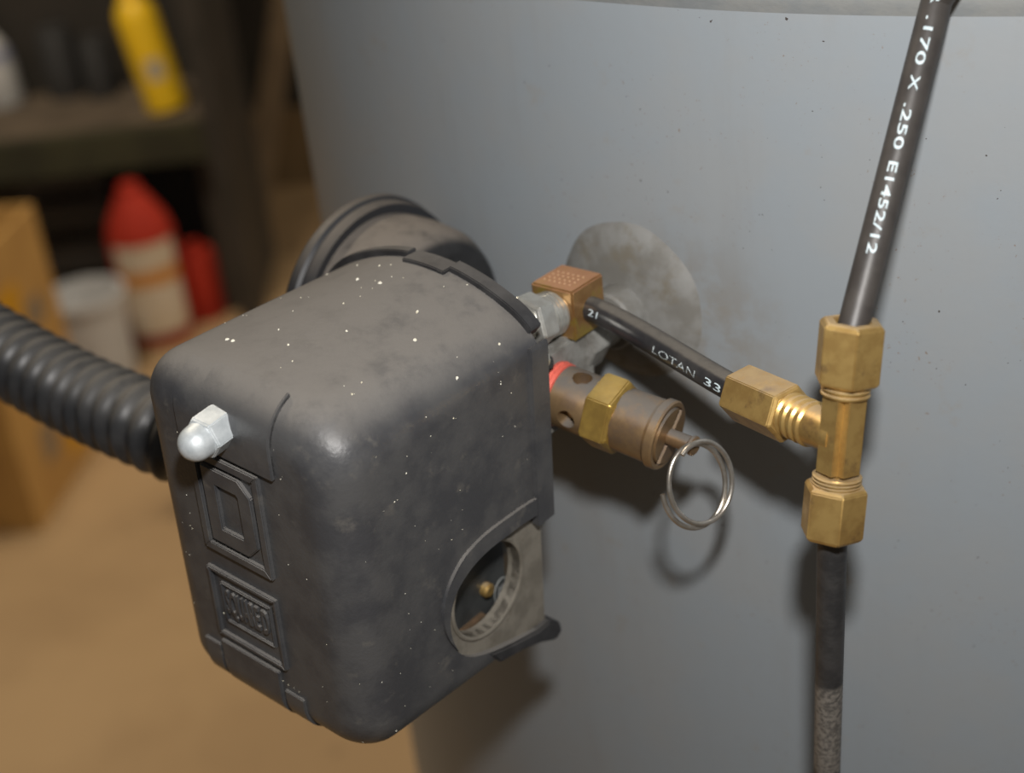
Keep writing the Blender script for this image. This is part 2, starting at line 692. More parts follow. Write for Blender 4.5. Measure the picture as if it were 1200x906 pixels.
def smooth2(P, n=5):
    P = [np.array(q) for q in P]
    P = [2 * P[0] - P[1]] + P + [2 * P[-1] - P[-2]]
    out = []
    for i in range(1, len(P) - 2):
        for t in np.linspace(0, 1, n, endpoint=False):
            a, b, c_, d = P[i - 1], P[i], P[i + 1], P[i + 2]
            out.append(.5 * (2 * b + (c_ - a) * t + (2 * a - 5 * b + 4 * c_ - d) * t * t + (3 * b - a - 3 * c_ + d) * t ** 3))
    return out + [P[-2]]


def notch_path(off=0.0, back=-48.0):
    P = smooth2(_np)
    out = []
    for i, p in enumerate(P):
        t = P[min(i + 1, len(P) - 1)] - P[max(i - 1, 0)]
        t = t / np.linalg.norm(t)
        nn = np.array([t[1], -t[0]])
        if nn @ (p - np.array([HD + 6, HV - 3])) < 0:
            nn = -nn
        q = p + nn * off
        out.append((float(q[0]), float(q[1])))
    return [(back, out[0][1])] + out + [(back, out[-1][1] - 1.0)]


cut = MB()
cut.extrude(CV, notch_path(), 16, 45, plane='yz')
cutter = obj('cutter', cut, M_dark, smooth=0)
boolean(cover, cutter)

# raised border around the notch
p_in, p_out = notch_path(0), notch_path(4.2)
_m = len(p_in)
for _i in range(_m):                         # the border dies away round the nose
    _f = 1 - max(0., min(.97, (_i / _m - .30) / .28))
    p_out[_i] = tuple(np.array(p_in[_i]) + (np.array(p_out[_i]) - np.array(p_in[_i])) * _f)
def side_u(d, v_, e=0.0):
    g = cover_dims(d)
    return g['hw'] + e
mb = MB()
npn = len(p_in)
vv = []
for (d1, v1), (d2, v2) in zip(p_in, p_out):
    d1c, d2c = min(d1, D_R - .5), min(d2, D_R - .5)
    vv += [CV.p(side_u(d1c, v1, -1.5), d1c, v1), CV.p(side_u(d1c, v1, .75), d1c, v1), CV.p(side_u(d2c, v2, .75), d2c, v2), CV.p(side_u(d2c, v2, -1.5), d2c, v2)]
ff = []
kmax = int(npn * .60)
for k in range(kmax):
    for j in range(4):
        j2 = (j + 1) % 4
        ff.append((4 * k + j, 4 * k + j2, 4 * k + 4 + j2, 4 * k + 4 + j))
ff += [(3, 2, 1, 0), tuple(4 * kmax + j for j in range(4))]
mb.add(vv[:4 * (kmax + 1)], ff)
obj('notch_border', mb, M_cover, cover, bevel=.3)

# broken tab below the notch
mb = MB()
gR = cover_dims(-60)
ux = gR['hw'] - .4
tp = [side_dv(*q) for q in ((572, 766), (600, 754), (630, 738), (643, 727), (655, 728), (657, 738), (650, 749), (634, 752), (614, 760), (585, 776))]
mb.extrude(CV, tp, 23.5, 27.9, plane='yz')
obj('broken_tab', mb, M_rim, cover, bevel=.5)

# rear rim that laps the cover, in stepped lengths
def rim_piece(name, k0, k1, dlo, dhi, e0, e1, m):
    g = cover_dims(D_R)
    ro = ring_uv(g['hw'] + e1, g['vt'] + e1, g['vb'] - e1, g['rc'] + e1, g['crown'], g['hl'] + e1, g['rl'] + e1)
    ri = ring_uv(g['hw'] + e0, g['vt'] + e0, g['vb'] - e0, g['rc'] + e0, g['crown'], g['hl'] + e0, g['rl'] + e0)
    vv, ff = [], []
    ks = list(range(k0, k1 + 1))
    for k in ks:
        kk = k % len(ro)
        vv += [CV.p(ri[kk][0], dlo, ri[kk][1]), CV.p(ro[kk][0], dlo, ro[kk][1]), CV.p(ro[kk][0], dhi, ro[kk][1]), CV.p(ri[kk][0], dhi, ri[kk][1])]
    for i in range(len(ks) - 1):
        for j in range(4):
            j2 = (j + 1) % 4
            ff.append((4 * i + j, 4 * i + j2, 4 * i + 4 + j2, 4 * i + 4 + j))
    ff += [(3, 2, 1, 0), tuple(4 * (len(ks) - 1) + j for j in range(4))]
    return obj(name, MB().add(vv, ff), m, cover, bevel=.25)


rim_piece('rear_rim', -24, 8, D_R - .4, D_R + 2.0, -1.5, 1.3, M_rim)
rim_piece('rear_rim', 8, 13, D_R - 2.6, D_R + 2.2, -1.5, .7, M_rim)
rim_piece('rear_rim', 13, 25, D_R - .8, D_R + 2.6, -1.5, 1.2, M_rim)
rim_piece('side_rim', 28, 39, D_R - 3.4, D_R + 2.2, -1.5, .9, M_cover)

# raised mouldings on the face: follow the front profile of the cover
def front_profile(off=0.0):
    """(d, v) points down the face of the cover at its middle"""
    pts = []
    gF = cover_dims(D_F)
    gM = cover_dims(D_F + RF)
    for d in np.linspace(D_F + RF + 14, D_F + RF, 5)[:-1]:
        pts.append((d, cover_dims(d)['vt'] + off))
    for a in np.linspace(0, pi / 2, 11):
        d = D_F + RF - RF * sin(a)
        g = cover_dims(d)
        pts.append((d - off * sin(a), g['vt'] - RF * (1 - cos(a)) + off * cos(a)))
    vtop, vbot = pts[-1][1], cover_dims(D_F)['vb'] + RF
    for k in range(1, 30):
        pts.append((D_F - off, vtop + (vbot - vtop) * k / 30))
    for a in np.linspace(pi / 2, 0, 11):
        d = D_F + RF - RF * sin(a)
        g = cover_dims(d)
        pts.append((d - off * sin(a), g['vb'] + RF * (1 - cos(a)) - off * cos(a)))
    for d in np.linspace(D_F + RF, D_F + RF + 10, 4)[1:]:
        pts.append((d, cover_dims(d)['vb'] - off))
    return pts


def pad(name, u0, u1, i0, i1, off, m=None):
    a, b = front_profile(off), front_profile(-1.0)
    vv, ff = [], []
    ks = list(range(i0, i1 + 1))
    for k in ks:
        for u, pr in ((u0, b), (u0, a), (u1, a), (u1, b)):
            g = cover_dims(D_F + 4)
            sag = g['crown'] * (u / g['hw']) ** 2 * max(0, min(1, (pr[k][1] + 2) / 40)) ** 3
            vv.append(CV.p(u, pr[k][0], pr[k][1] - sag))
    for i in range(len(ks) - 1):
        for j in range(4):
            j2 = (j + 1) % 4
            ff.append((4 * i + j, 4 * i + j2, 4 * i + 4 + j2, 4 * i + 4 + j))
    ff += [(3, 2, 1, 0), tuple(4 * (len(ks) - 1) + j for j in range(4))]
    return obj(name, MB().add(vv, ff), m or M_cover, cover, bevel=.2)




def fq(px, py):                              # pixel on the face -> (u, v)
    q = on_plane(CV, px, py, D_F)
    return float(q[0]), float(q[2])


def frame_bars(name, quad, wd, off, m=None):
    """four raised bars around a quad given in (u, v): TL TR BR BL"""
    c = np.mean(np.array(quad), axis=0)
    inn = [tuple(np.array(q) + (c - np.array(q)) * (wd / abs(np.array(q) - c))) for q in quad]
    for k in range(4):
        k2 = (k + 1) % 4
        poly = [quad[k], quad[k2], inn[k2], inn[k]]
        mb = MB().extrude(CV, [(a, b) for a, b in poly], D_F + .8, D_F - off, plane='xz')
        obj(name, mb, m or M_cover, cover, bevel=.25)


# square emblem with a D in it
q1 = [fq(234, 541), fq(306, 560), fq(321, 677), fq(237, 634)]
uL = (q1[0][0] + q1[3][0]) / 2
uR = (q1[1][0] + q1[2][0]) / 2
vT = q1[1][1]
vB = (q1[2][1] + q1[3][1]) / 2
emb_top = vT
frame_bars('emblem_frame', [(uL, vT), (uR, vT), (uR, vB), (uL, vB)], 1.9, .9)
eu0, eu1, ev0, ev1 = uL + 3.0, uR - 3.0, vB + 3.2, vT - 3.0
ch = (eu1 - eu0) * .22
dout = [(eu0, ev0), (eu1 - ch, ev0), (eu1, ev0 + ch), (eu1, ev1 - ch), (eu1 - ch, ev1), (eu0, ev1)]
sw_ = (eu1 - eu0) * .27
din = [(eu0 + sw_, ev0 + sw_), (eu1 - sw_ - .4, ev0 + sw_), (eu1 - sw_, ev0 + sw_ + .4), (eu1 - sw_, ev1 - sw_ - .4), (eu1 - sw_ - .4, ev1 - sw_), (eu0 + sw_, ev1 - sw_)]
mb = MB()
vv = [CV.p(a, D_F - .9, b) for a, b in dout] + [CV.p(a, D_F - .9, b) for a, b in din] + [CV.p(a, D_F + .8, b) for a, b in dout] + [CV.p(a, D_F + .8, b) for a, b in din]
ff = []
for k in range(6):
    k2 = (k + 1) % 6
    ff += [(k, k2, 6 + k2, 6 + k), (12 + k, 12 + k2, k2, k), (18 + k2, 18 + k, 6 + k, 6 + k2), (12 + k2, 12 + k, 18 + k, 18 + k2)]
obj('emblem_letter', mb.add(vv, ff), M_cover, cover, bevel=.25)

# name panel
q2 = [fq(245, 659), fq(329, 705), fq(336, 784), fq(260, 738)]
uL = (q2[0][0] + q2[3][0]) / 2
uR = (q2[1][0] + q2[2][0]) / 2
vT = (q2[0][1] + q2[1][1]) / 2
vB = (q2[2][1] + q2[3][1]) / 2
frame_bars('name_frame', [(uL, vT), (uR, vT), (uR, vB), (uL, vB)], 1.0, .9)
bu0, bu1, bv0, bv1 = uL + 3, uR - 2.6, vB + 4.4, vT - 3.2
frame_bars('name_border', [(bu0, bv1), (bu1, bv1), (bu1, bv0), (bu0, bv0)], .55, .55)
v, f = text_flat('SQUARE D', 1.0, bold=.02)
xs = [q[0] for q in v]
ys = [q[1] for q in v]
sx = (bu1 - bu0 - 2.2) / (max(xs) - min(xs))
sy = (bv1 - bv0 - 3.2) / (max(ys) - min(ys))
lx, ly = bu0 + 1.1 - min(xs) * sx, bv0 + 1.6 - min(ys) * sy
nv = len(v)
vv = [CV.p(lx + x * sx, D_F - .6, ly + y * sy) for x, y, z in v] + [CV.p(lx + x * sx, D_F + .3, ly + y * sy) for x, y, z in v]
edges = {}
for q in f:
    for k in range(len(q)):
        e = (q[k], q[(k + 1) % len(q)])
        edges[e] = 1
ff = [tuple(q) for q in f]
ff += [(a, b, nv + b, nv + a) for (a, b) in edges if (b, a) not in edges]
ob = obj('name_lettering', MB().add(vv, ff), M_cover, cover, smooth=0)

def vidx(v_):
    pr = front_profile(0)
    return min(range(len(pr)), key=lambda k: abs(pr[k][1] - v_) + (0 if pr[k][0] < D_F + 6 else 99))


iT = vidx(emb_top + 1.6)
pad('face_band', -16.0, 11.0, 6, iT, .55)
pad('face_band', -8.5, 11.0, 6, iT, .95)
iB = vidx(vB - 1.2)
pad('foot_band', -20.5, -15.4, iB + 1, 51, .6)
pad('foot_band', -14.6, 3.0, iB, 52, .8)
pad('foot_band', 3.9, 9.5, iB + 2, 51, .6)

# acorn nut on the face
nb = on_plane(CV, 259, 498, D_F)
NF = axis_frame(CV.p(nb[0], D_F, nb[2]), -DA + .10 * WA - .05 * ZA, k=SK)
nut = obj('acorn_nut', MB().lathe(NF, [(-2, 4.0), (.3, 4.35), (4.9, 4.35), (5.4, 3.9)], 6, phase=.35), M_acorn, switch, bevel=.25, smooth=30)
dome = [(4.9, 3.5), (5.6, 3.5)] + [(6.6 + 3.4 * sin(a), 3.4 * cos(a)) for a in np.linspace(0, pi / 2 - .05, 12)]
obj('nut_dome', MB().lathe(NF, dome, 40), M_acorn, nut)

# cast base behind the cover
mb = MB().box(SW, -42, -9, -57, -31.5, -50, 6.0)
obj('base_casting', mb, M_zinc, switch, bevel=2.5, bseg=3)
mb = MB().box(SW, -20, 6.8, -53, -29.0, -13, 6.6)
obj('base_boss', mb, M_zinc, switch, bevel=1.2)
mb = MB().lathe(PF, [(-32, 6.8), (-26, 6.8), (-25.5, 6.2)], 6)
obj('pipe_nut', mb, M_zinc, switch, bevel=.3)
mb = MB().lathe(PF, [(-27, 5.0), (tank_d - 4, 5.0)], 36)
obj('pipe_nipple', mb, M_zinc, switch)
mb = MB().box(SW, -38, 9.5, -58, -46, 4.5, 7.2)
obj('insulator_ledge', mb, M_insul, switch, bevel=.5)
SS = Fr(SW.p(11.3, -56.2, 10.2), WA, ZA, DA, SK)
obj('clip_screw', MB().lathe(SS, [(-3, 1.0), (2, 1.0), (2, 2.4), (4, 2.4)], 16), M_steel, switch)

# knockout plate seen through the notch: plate with round hole, folded at the bottom
UPL = 26.2
ro, ri = 13.6, 10.7
outl = []
pd0, pd1 = HD - 13.5, HD + 18.5
pv0, pv1 = HV - 17.5, HV + 14
plate_poly = [(pd1, pv0 - 3.5), (pd1, pv1), (pd0 + 4, pv1), (pd0, pv1 - 5), (pd0, pv0 + 9)]
plate_poly += [(pd0 + 9 - 9 * cos(t), pv0 + 9 - 9 * sin(t)) for t in np.linspace(.1, pi / 2, 8)]
mb = MB().extrude(CV, plate_poly, UPL - 2.0, UPL, plane='yz')
plate = obj('knockout_plate', mb, M_plate, switch, bevel=.3)
KF = Fr(CV.p(UPL, HD, HV), CV.y, CV.z, CV.x, SK)
boolean(plate, obj('cutter', MB().lathe(KF, [(-6, ri), (6, ri)], 64), M_dark))
mb = MB().lathe(KF, [(-3.2, ri + .9), (.35, ri + .9), (.5, ri + .5), (.35, ri), (-3.2, ri)], 64, cap=False)
mb.f += [(4 * 64 + k, 4 * 64 + (k + 1) % 64, (k + 1) % 64, k) for k in range(64)]
obj('knockout_rim', mb, M_plate, plate)
# works inside: terminal block, screw, brown fibre, maker's oval; placed on the plane that shows through the hole
UB = 18.0
INS = Fr(CV.p(UB, 0, 0), CV.y, CV.x, CV.z, SK)


def in_dv(px, py):
    q = on_plane(INS, px, py, 0)
    return float(q[0]), float(q[2])


sd, sv = in_dv(568, 690)
mb = MB().box(CV, -20, UB, HD - 14, -57.5, sv - 16, sv + 14)
tb = obj('terminal_block', mb, M_insul, switch, bevel=1.0)
TS = Fr(CV.p(UB, sd, sv), CV.y, CV.z, CV.x, SK)
obj('terminal_screw', MB().lathe(TS, [(-1, 1.7), (1.2, 1.7), (1.7, 1.2), (1.7, .2)], 24), M_brass, tb)
od, ov = in_dv(588, 692)
OS = Fr(CV.p(UB, od, ov), CV.y, CV.z, CV.x, SK)
mb = MB().sweep([OS.p(2.6 * cos(t), 3.4 * sin(t), .1) for t in np.linspace(0, 2 * pi, 30)], .16, 6)
for sx_ in (-1.0, 0, 1.0):
    mb.sweep([OS.p(sx_ - .3, -1.5, .1), OS.p(sx_ + .3, 1.5, .1)], .16, 6)
obj('oval_mark', mb, M_mark, tb)
fd, fv = in_dv(552, 732)
mb = MB().box(CV, UB - 1, UB + 2.0, fd - 5, fd + 4, fv - 2.0, fv + 1.2)
obj('fibre_strip', mb, mat('brown_fibre', (.10, .06, .032), (.06, .038, .02), 200, .7), tb, bevel=.6)

# ------------------------------------------------------------------ pressure gauge behind the cover
GF = Fr(SW.p(4.5, -33.4, -3.0), DA, ZA, WA, SK)      # its axis runs along w
gauge = thing('pressure_gauge', SW.p(-55, -29, -32), 'round black gauge case with a flared rim, dusty on top, behind the switch cover', 'gauge')
case = [(-58, 25.0), (-50, 24.8), (-44, 24.0), (-41, 22.3), (-39.5, 20.6), (-39.2, 18), (-39.2, 6)]
obj('case', MB().lathe(GF, case, 96), M_gauge, gauge, smooth=50)
bez = [(-57.5, 24.6), (-57.0, 27.2), (-58.2, 27.6), (-60.2, 27.7), (-60.8, 28.5), (-62.8, 28.7), (-63.6, 28.2), (-63.6, 26.5), (-62.5, 25.5), (-57.5, 24.0)]
mb = MB().lathe(GF, bez, 96, cap=False)
n9 = len(bez) - 1
mb.f += [(n9 * 96 + k, n9 * 96 + (k + 1) % 96, (k + 1) % 96, k) for k in range(96)]
obj('bezel', mb, M_bezel, gauge, smooth=40)
obj('dial_face', MB().lathe(GF, [(-61.0, 25.3), (-60.4, 25.3)], 64), mat('dial_white', (.7, .7, .68), None, 50, .6), gauge)
obj('gauge_stem', MB().lathe(GF, [(-40, 5.5), (-34.5, 5.5), (-34.5, 4.2), (-30, 4.2)], 24), M_brass, gauge)

# ------------------------------------------------------------------ elbow fitting on the unloader port
elbow = thing('brass_elbow', SW.p(3, -33, 5), 'square brass elbow block with stippled top and silver hex fitting, above the relief valve', 'pipe fitting')
EB = (-3.0, 8.2, -37.0, -26.0, 6.0, 17.6)
bl = obj('elbow_block', MB().box(SW, *EB), M_block, elbow, bevel=.5)
mb = MB()
for i in range(6):
    for j in range(4):
        fr_ = Fr(SW.p(-1.2 + i * 1.35 + .2 * (j % 2), -34.2 + j * 1.5, EB[5]), WA, DA, ZA, SK)
        mb.lathe(fr_, [(-.1, .28), (.12, .2), (.2, .05)], 8)
obj('stipple_dots', mb, mat('pale_brass_dots', (.55, .36, .22), None, 50, .5, metal=.5), bl)
ec_w, ec_h = 2.4, 11.6
EF = axis_frame(SW.p(ec_w, EB[2], ec_h), -DA + .13 * ZA, k=SK)
prof = [(-1, 4.6)]
for k in range(4):
    prof += [(k * 1.1, 4.5), (k * 1.1 + .3, 5.0), (k * 1.1 + .75, 5.0), (k * 1.1 + 1.0, 4.45)]
obj('thread', MB().lathe(EF, prof + [(5.2, 4.4)], 40), M_steel, elbow, smooth=20)
obj('hex_nut', MB().lathe(EF, [(4.4, 5.4), (5.0, 6.2), (9.4, 6.2), (10.0, 5.4)], 6, phase=.30), M_steel, elbow, bevel=.25)
obj('port_stub', MB().lathe(EF, [(9.6, 4.0), (16.5, 4.0)], 32), M_steel, elbow)

# ------------------------------------------------------------------ brass tee
def solve_perp(origin, axis, px, py):
    r = ray(px, py)
    s = ((origin - CAM) @ axis) / (r @ axis)
    return CAM + r * s


T0, T1 = at(974, 629, .3035), at(999, 376, .2885)
TAX = nrm(T1 - T0)
TL = np.linalg.norm(T1 - T0) * 1000
TBR = T0 + (T1 - T0) * .475
BEND = solve_perp(TBR, TAX, 866, 459)
BDIR = nrm(BEND - TBR)
BL = np.linalg.norm(BEND - TBR) * 1000
TEE = Fr(T0, BDIR, np.cross(TAX, BDIR), TAX)
tee = thing('compression_tee', T0, 'brass compression tee joining the three black tubes beside the tank', 'pipe fitting')


def threads(fr, t0, t1, r, n=4):
    pr = [(t0, r - .5)]
    st = (t1 - t0) / n
    for k in range(n):
        a = t0 + k * st
        pr += [(a + st * .1, r - .45), (a + st * .35, r), (a + st * .65, r), (a + st * .9, r - .45)]
    return MB().lathe(fr, pr + [(t1, r - .5)], 40)


def nut_mesh(fr, t0, t1, rc, ph, bore=3.4):
    """hex nut with a dished bore at its outer end t0"""
    s = 1 if t1 > t0 else -1
    return MB().lathe(fr, [(t0 + s * 1.5, bore), (t0, bore + .5), (t0, rc - 1.0), (t0 + s * .8, rc - .05), (t0 + s * 1.0, rc), (t1 - s * .8, rc), (t1, rc - .9), (t1, bore + 1.2)], 6, phase=ph)


obj('tee_body', MB().box(TEE, -3.95, 3.95, -3.95, 3.95, TL * .28, TL * .70), M_brass, tee, bevel=1.7, bseg=4)
BF = Fr(TBR, np.cross(BDIR, TAX), TAX, BDIR)
BF = Fr(TBR, TAX, np.cross(BDIR, TAX), BDIR)
obj('tee_branch', MB().lathe(BF, [(0, 4.3), (5, 4.3), (8.6, 4.6)], 32), M_brass, tee)
obj('thread', threads(TEE, TL * .235, TL * .30, 5.1), M_brass, tee, smooth=20)
obj('thread', threads(TEE, TL * .665, TL * .735, 5.0, 3), M_brass, tee, smooth=20)
obj('thread', threads(BF, 7.6, BL * .50, 5.0), M_brass, tee, smooth=20)
obj('compression_nut', nut_mesh(TEE, 0, TL * .255, 6.75, .5), M_brass, tee, bevel=.2)
obj('compression_nut', nut_mesh(TEE, TL, TL * .72, 6.85, .45), M_brass, tee, bevel=.2)
obj('compression_nut', nut_mesh(BF, BL, BL * .46, 6.6, .25), M_brass, tee, bevel=.2)

# ------------------------------------------------------------------ tubes
def bez(p0, p1, p2, p3, n=40):
    return [(1 - t) ** 3 * p0 + 3 * (1 - t) ** 2 * t * p1 + 3 * (1 - t) * t * t * p2 + t ** 3 * p3 for t in np.linspace(0, 1, n)]


RTB = 3.175


def tube_text(name, parent, path, body, size, s0, up, offang, m, squash=1.0, spacing=1.0, bold=0.0, length=None):
    """lettering bent onto a tube: reads along the path from arc length s0 (mm); up = letter-up direction"""
    v, f = text_flat(body, size, spacing=spacing, bold=bold)
    path = [np.array(p) for p in path]
    cum = [0]
    for a, b in zip(path, path[1:]):
        cum.append(cum[-1] + np.linalg.norm(b - a) * 1000)
    if length:
        xs = [q[0] for q in v]
        squash = length / (max(xs) - min(xs))
    ys = [q[1] for q in v]
    ym = (max(ys) + min(ys)) / 2
    out = []
    for x, y, z in v:
        s = s0 + x * squash
        k = 0
        while k < len(cum) - 2 and cum[k + 1] < s:
            k += 1
        t = (s - cum[k]) / (cum[k + 1] - cum[k])
        c = path[k] + (path[k + 1] - path[k]) * t
        tg = nrm(path[k + 1] - path[k])
        u = nrm(np.array(up) - (np.array(up) @ tg) * tg)
        nn = np.cross(tg, u)
        if nn @ (CAM - c) < 0:
            nn = -nn
        a = (y - ym) / RTB + offang
        out.append(c + (nn * cos(a) + u * sin(a)) * (RTB + .06) * .001)
    o = obj(name, MB().add(out, f), m, parent, smooth=0)
    return o


# short tube elbow -> tee
ta = SW.p(EB[1] - 1.0, -31.2, 11.4)
tb_ = BEND - BDIR * .002
path = bez(ta, ta + WA * .010, BEND + BDIR * .010, tb_, 48)
t1 = obj('nylon_tube', MB().sweep(path, RTB, 24), M_tube)
tag(t1, 'short black tube with worn white print, running from the brass elbow to the tee', 'tube')
LT = sum(np.linalg.norm(b - a) for a, b in zip(path, path[1:])) * 1000
tube_text('tube_lettering', t1, path, '21', 2.3, LT * .055, UP, -.1, M_print, length=3.0)
tube_text('tube_lettering', t1, path, 'LOTAN', 2.6, LT * .47, UP, -.22, M_faint, length=LT * .27)
tube_text('tube_lettering', t1, path, '33', 2.6, LT * .80, UP, -.2, M_print, length=LT * .105, bold=.02)

# tall tube up from the tee: leans back towards the tank top
tt0 = T1 - TAX * .003
th, sdep = tank_hit(1098, 0)
tt1 = at(1098, 0, sdep - .0088)
d_ = nrm(tt1 - tt0)
tt2 = tt1 + (tt1 - tt0) * .55 + np.array([0, -.03, .0])
path = [tt0 + (tt1 - tt0) * k / 12 for k in range(13)] + [tt1 + (tt2 - tt1) * k / 6 for k in range(1, 7)]
t2 = obj('nylon_tube', MB().sweep(path, RTB, 28), M_tubev)
tag(t2, 'long black tube with white printed numbers rising from the top of the tee', 'tube')


def down_s(py):                              # arc length along reversed path of the row py
    best = min(range(200), key=lambda k: abs(_py(tt0 + (tt1 - tt0) * k / 199) - py))
    return best / 199


def _py(p):
    q = p - CAM
    return 453 - FPX * (q @ UP) / (q @ FW)


seg_len = np.linalg.norm(tt1 - tt0) * 1000
rev = [tt1 + (tt0 - tt1) * k / 20 for k in range(21)]


def put(body, y0, y1, size=2.6):
    s0 = (1 - down_s(y0)) * seg_len
    s1 = (1 - down_s(y1)) * seg_len
    tube_text('tube_lettering', t2, rev, body, size, s0, RT, -.30, M_print, length=s1 - s0, bold=.02)


revtop = [tt2 + (tt1 - tt2) * k / 10 for k in range(11)]
tube_text('tube_lettering', t2, rev, 'R', 2.6, (1 - down_s(9)) * seg_len - 2.3, RT, -.30, M_print, length=2.2, bold=.02)
put('.170', 24, 80)
put('X', 95, 111)
put('.250', 125, 178)
put('E1452/12', 193, 300)

# lower tube running down to the floor side of the tank
lt0 = T0 + TAX * .003
ld = nrm(at(968, 906, .349) - T0)
path = [lt0 + ld * k * .01 for k in range(13)]
p_, dd_ = path[-1], ld.copy()
for k in range(60):
    dd_ = nrm(dd_ + np.array([0, 0, -.03]))
    p_ = p_ + dd_ * .01
    if p_[2] < .32:
        break
    path.append(p_)
M_tubel = mat('black_nylon_tube_oversprayed', (.026, .027, .029), (.042, .042, .043), 160, .45, bump=.3, bscale=900)
nt = M_tubel.node_tree
g_ = nt.nodes.new('ShaderNodeNewGeometry')
sp_ = nt.nodes.new('ShaderNodeSeparateXYZ')
nt.links.new(g_.outputs['Position'], sp_.inputs[0])
def ztube(py):
    return (T0 + ld * ((py - 629) / (906 - 629)) * np.linalg.norm(at(968, 906, .349) - T0))[2]
r_ = nt.nodes.new('ShaderNodeMapRange')
r_.inputs[1].default_value = ztube(790)
r_.inputs[2].default_value = ztube(796)
nt.links.new(sp_.outputs['Z'], r_.inputs[0])
r2_ = nt.nodes.new('ShaderNodeMapRange')
r2_.inputs[1].default_value = ztube(905)
r2_.inputs[2].default_value = ztube(898)
nt.links.new(sp_.outputs['Z'], r2_.inputs[0])
mu_ = nt.nodes.new('ShaderNodeMath')
mu_.operation = 'MULTIPLY'
nt.links.new(r_.outputs[0], mu_.inputs[0])
nt.links.new(r2_.outputs[0], mu_.inputs[1])
ns_ = nt.nodes.new('ShaderNodeTexNoise')
ns_.inputs['Scale'].default_value = 900
nt.links.new(g_.outputs['Position'], ns_.inputs['Vector'])
r3_ = nt.nodes.new('ShaderNodeMapRange')
r3_.inputs[1].default_value = .35
r3_.inputs[2].default_value = .6
r3_.inputs[3].default_value = .35
nt.links.new(ns_.outputs['Fac'], r3_.inputs[0])
mu2_ = nt.nodes.new('ShaderNodeMath')
mu2_.operation = 'MULTIPLY'
nt.links.new(mu_.outputs[0], mu2_.inputs[0])
nt.links.new(r3_.outputs[0], mu2_.inputs[1])
mx_ = nt.nodes.new('ShaderNodeMix')
mx_.data_type = 'RGBA'
nt.links.new(mu2_.outputs[0], mx_.inputs[0])
bs_ = nt.nodes['Principled BSDF']
nt.links.new(bs_.inputs['Base Color'].links[0].from_socket, mx_.inputs[6])
mx_.inputs[7].default_value = (.19, .175, .155, 1)
nt.links.new(mx_.outputs[2], bs_.inputs['Base Color'])
t3 = obj('nylon_tube', MB().sweep(path, RTB, 28), M_tubel)
tag(t3, 'black tube hanging down from the bottom of the tee, grey with overspray lower down', 'tube')

# ------------------------------------------------------------------ safety relief valve
S_ = SW.p(*on_plane(SW, 653, 461, -43.5))
E_ = SW.p(*on_plane(SW, 783, 511, -41.0))
VL = np.linalg.norm(E_ - S_) * 1000 / SK
VF = axis_frame(S_, E_ - S_, k=SK)
valve = thing('relief_valve', S_, 'brass safety relief valve with a hexagon collar and a split pull ring', 'valve')
hol = MB().lathe(VF, [(-2, 4.0), (1.2, 5.2), (1.6, 6.7), (VL * .38, 6.7), (VL * .42, 6.4)], 64)
body = obj('valve_body', hol, M_bronze, valve)
# vent holes around the body
def vent_dir(px, py):
    p = at(px, py, ((S_ + (E_ - S_) * .2) - CAM) @ FW - .004)
    z = VF.inv(p)
    return atan2(z[1], z[0])
a0 = vent_dir(678, 486)
for k in range(4):
    a = a0 + k * pi / 2
    dr = VF.x * cos(a) + VF.y * sin(a)
    HFm = axis_frame(VF.p(0, 0, VL * .235), dr, ref=VF.z, k=SK)
    boolean(body, obj('cutter', MB().lathe(HFm, [(3.6, 2.1), (9, 2.1)], 32), M_bronze))
obj('thread_seal', MB().lathe(VF, [(-1.2, 6.0), (-1.0, 6.9), (-.2, 7.1), (.2, 6.8), (.5, 7.0), (1.3, 6.9), (1.5, 6.2)], 64), M_tape, valve)
obj('hex_collar', MB().lathe(VF, [(VL * .36, 7.2), (VL * .385, 8.35), (VL * .585, 8.35), (VL * .62, 7.4)], 6, phase=.75), M_hexbrass, valve, bevel=.3)
up_prof = [(VL * .55, 6.5), (VL * .62, 6.75), (VL * .90, 6.9), (VL * .93, 7.5), (VL * .985, 7.5), (VL, 7.2), (VL, 6.4), (VL * .975, 6.2)]
obj('valve_cap', MB().lathe(VF, up_prof, 64), M_bronze, valve)
mb = MB()
for s in (1, -1):
    poly = [(6.1 * cos(t), 6.1 * sin(t)) for t in np.linspace(-pi / 2 + .12, pi / 2 - .12, 20)]
    poly = [(s * max(.55, a), b) for a, b in poly]
    rot = .8
    poly = [(a * cos(rot) - b * sin(rot), a * sin(rot) + b * cos(rot)) for a, b in poly]
    mb.extrude(VF, poly, VL * .95, VL + .35)
obj('end_disc', mb, M_bronze, valve, bevel=.2)
ST1 = SW.p(*on_plane(SW, 814, 523, -41.0))
sa = nrm(ST1 - E_)
SFm = axis_frame(E_, sa, k=SK)
SL = np.linalg.norm(ST1 - E_) * 1000 / SK
obj('pull_stem', MB().lathe(SFm, [(-2, 1.75), (SL - 1.0, 1.75), (SL - .6, 2.1), (SL, 2.1), (SL + .3, 1.7)], 32), M_bronze, valve)
# split ring: a wire of nearly two turns
pts = []
dring = (ST1 - CAM) @ FW
N2 = 120
for i in range(N2):
    q = i / (N2 - 1)
    ang = radians(170) - q * 2 * pi * 1.86            # image angle, y down
    cx, cy = 811 + 15 * q, 571 - 7 * q
    rx, ry = 35, 49 - 2 * q
    x, y = cx + rx * cos(-ang), cy + ry * sin(-ang) * -1
    x, y = cx + rx * cos(ang), cy + ry * sin(ang)
    dp = dring + .0005 + .0045 * cos(ang) - .0010 * (q - .5) + .0015 * sin(ang)
    pts.append(at(x, y, dp))
obj('pull_ring', MB().sweep(pts, .62, 12), M_ring, valve)

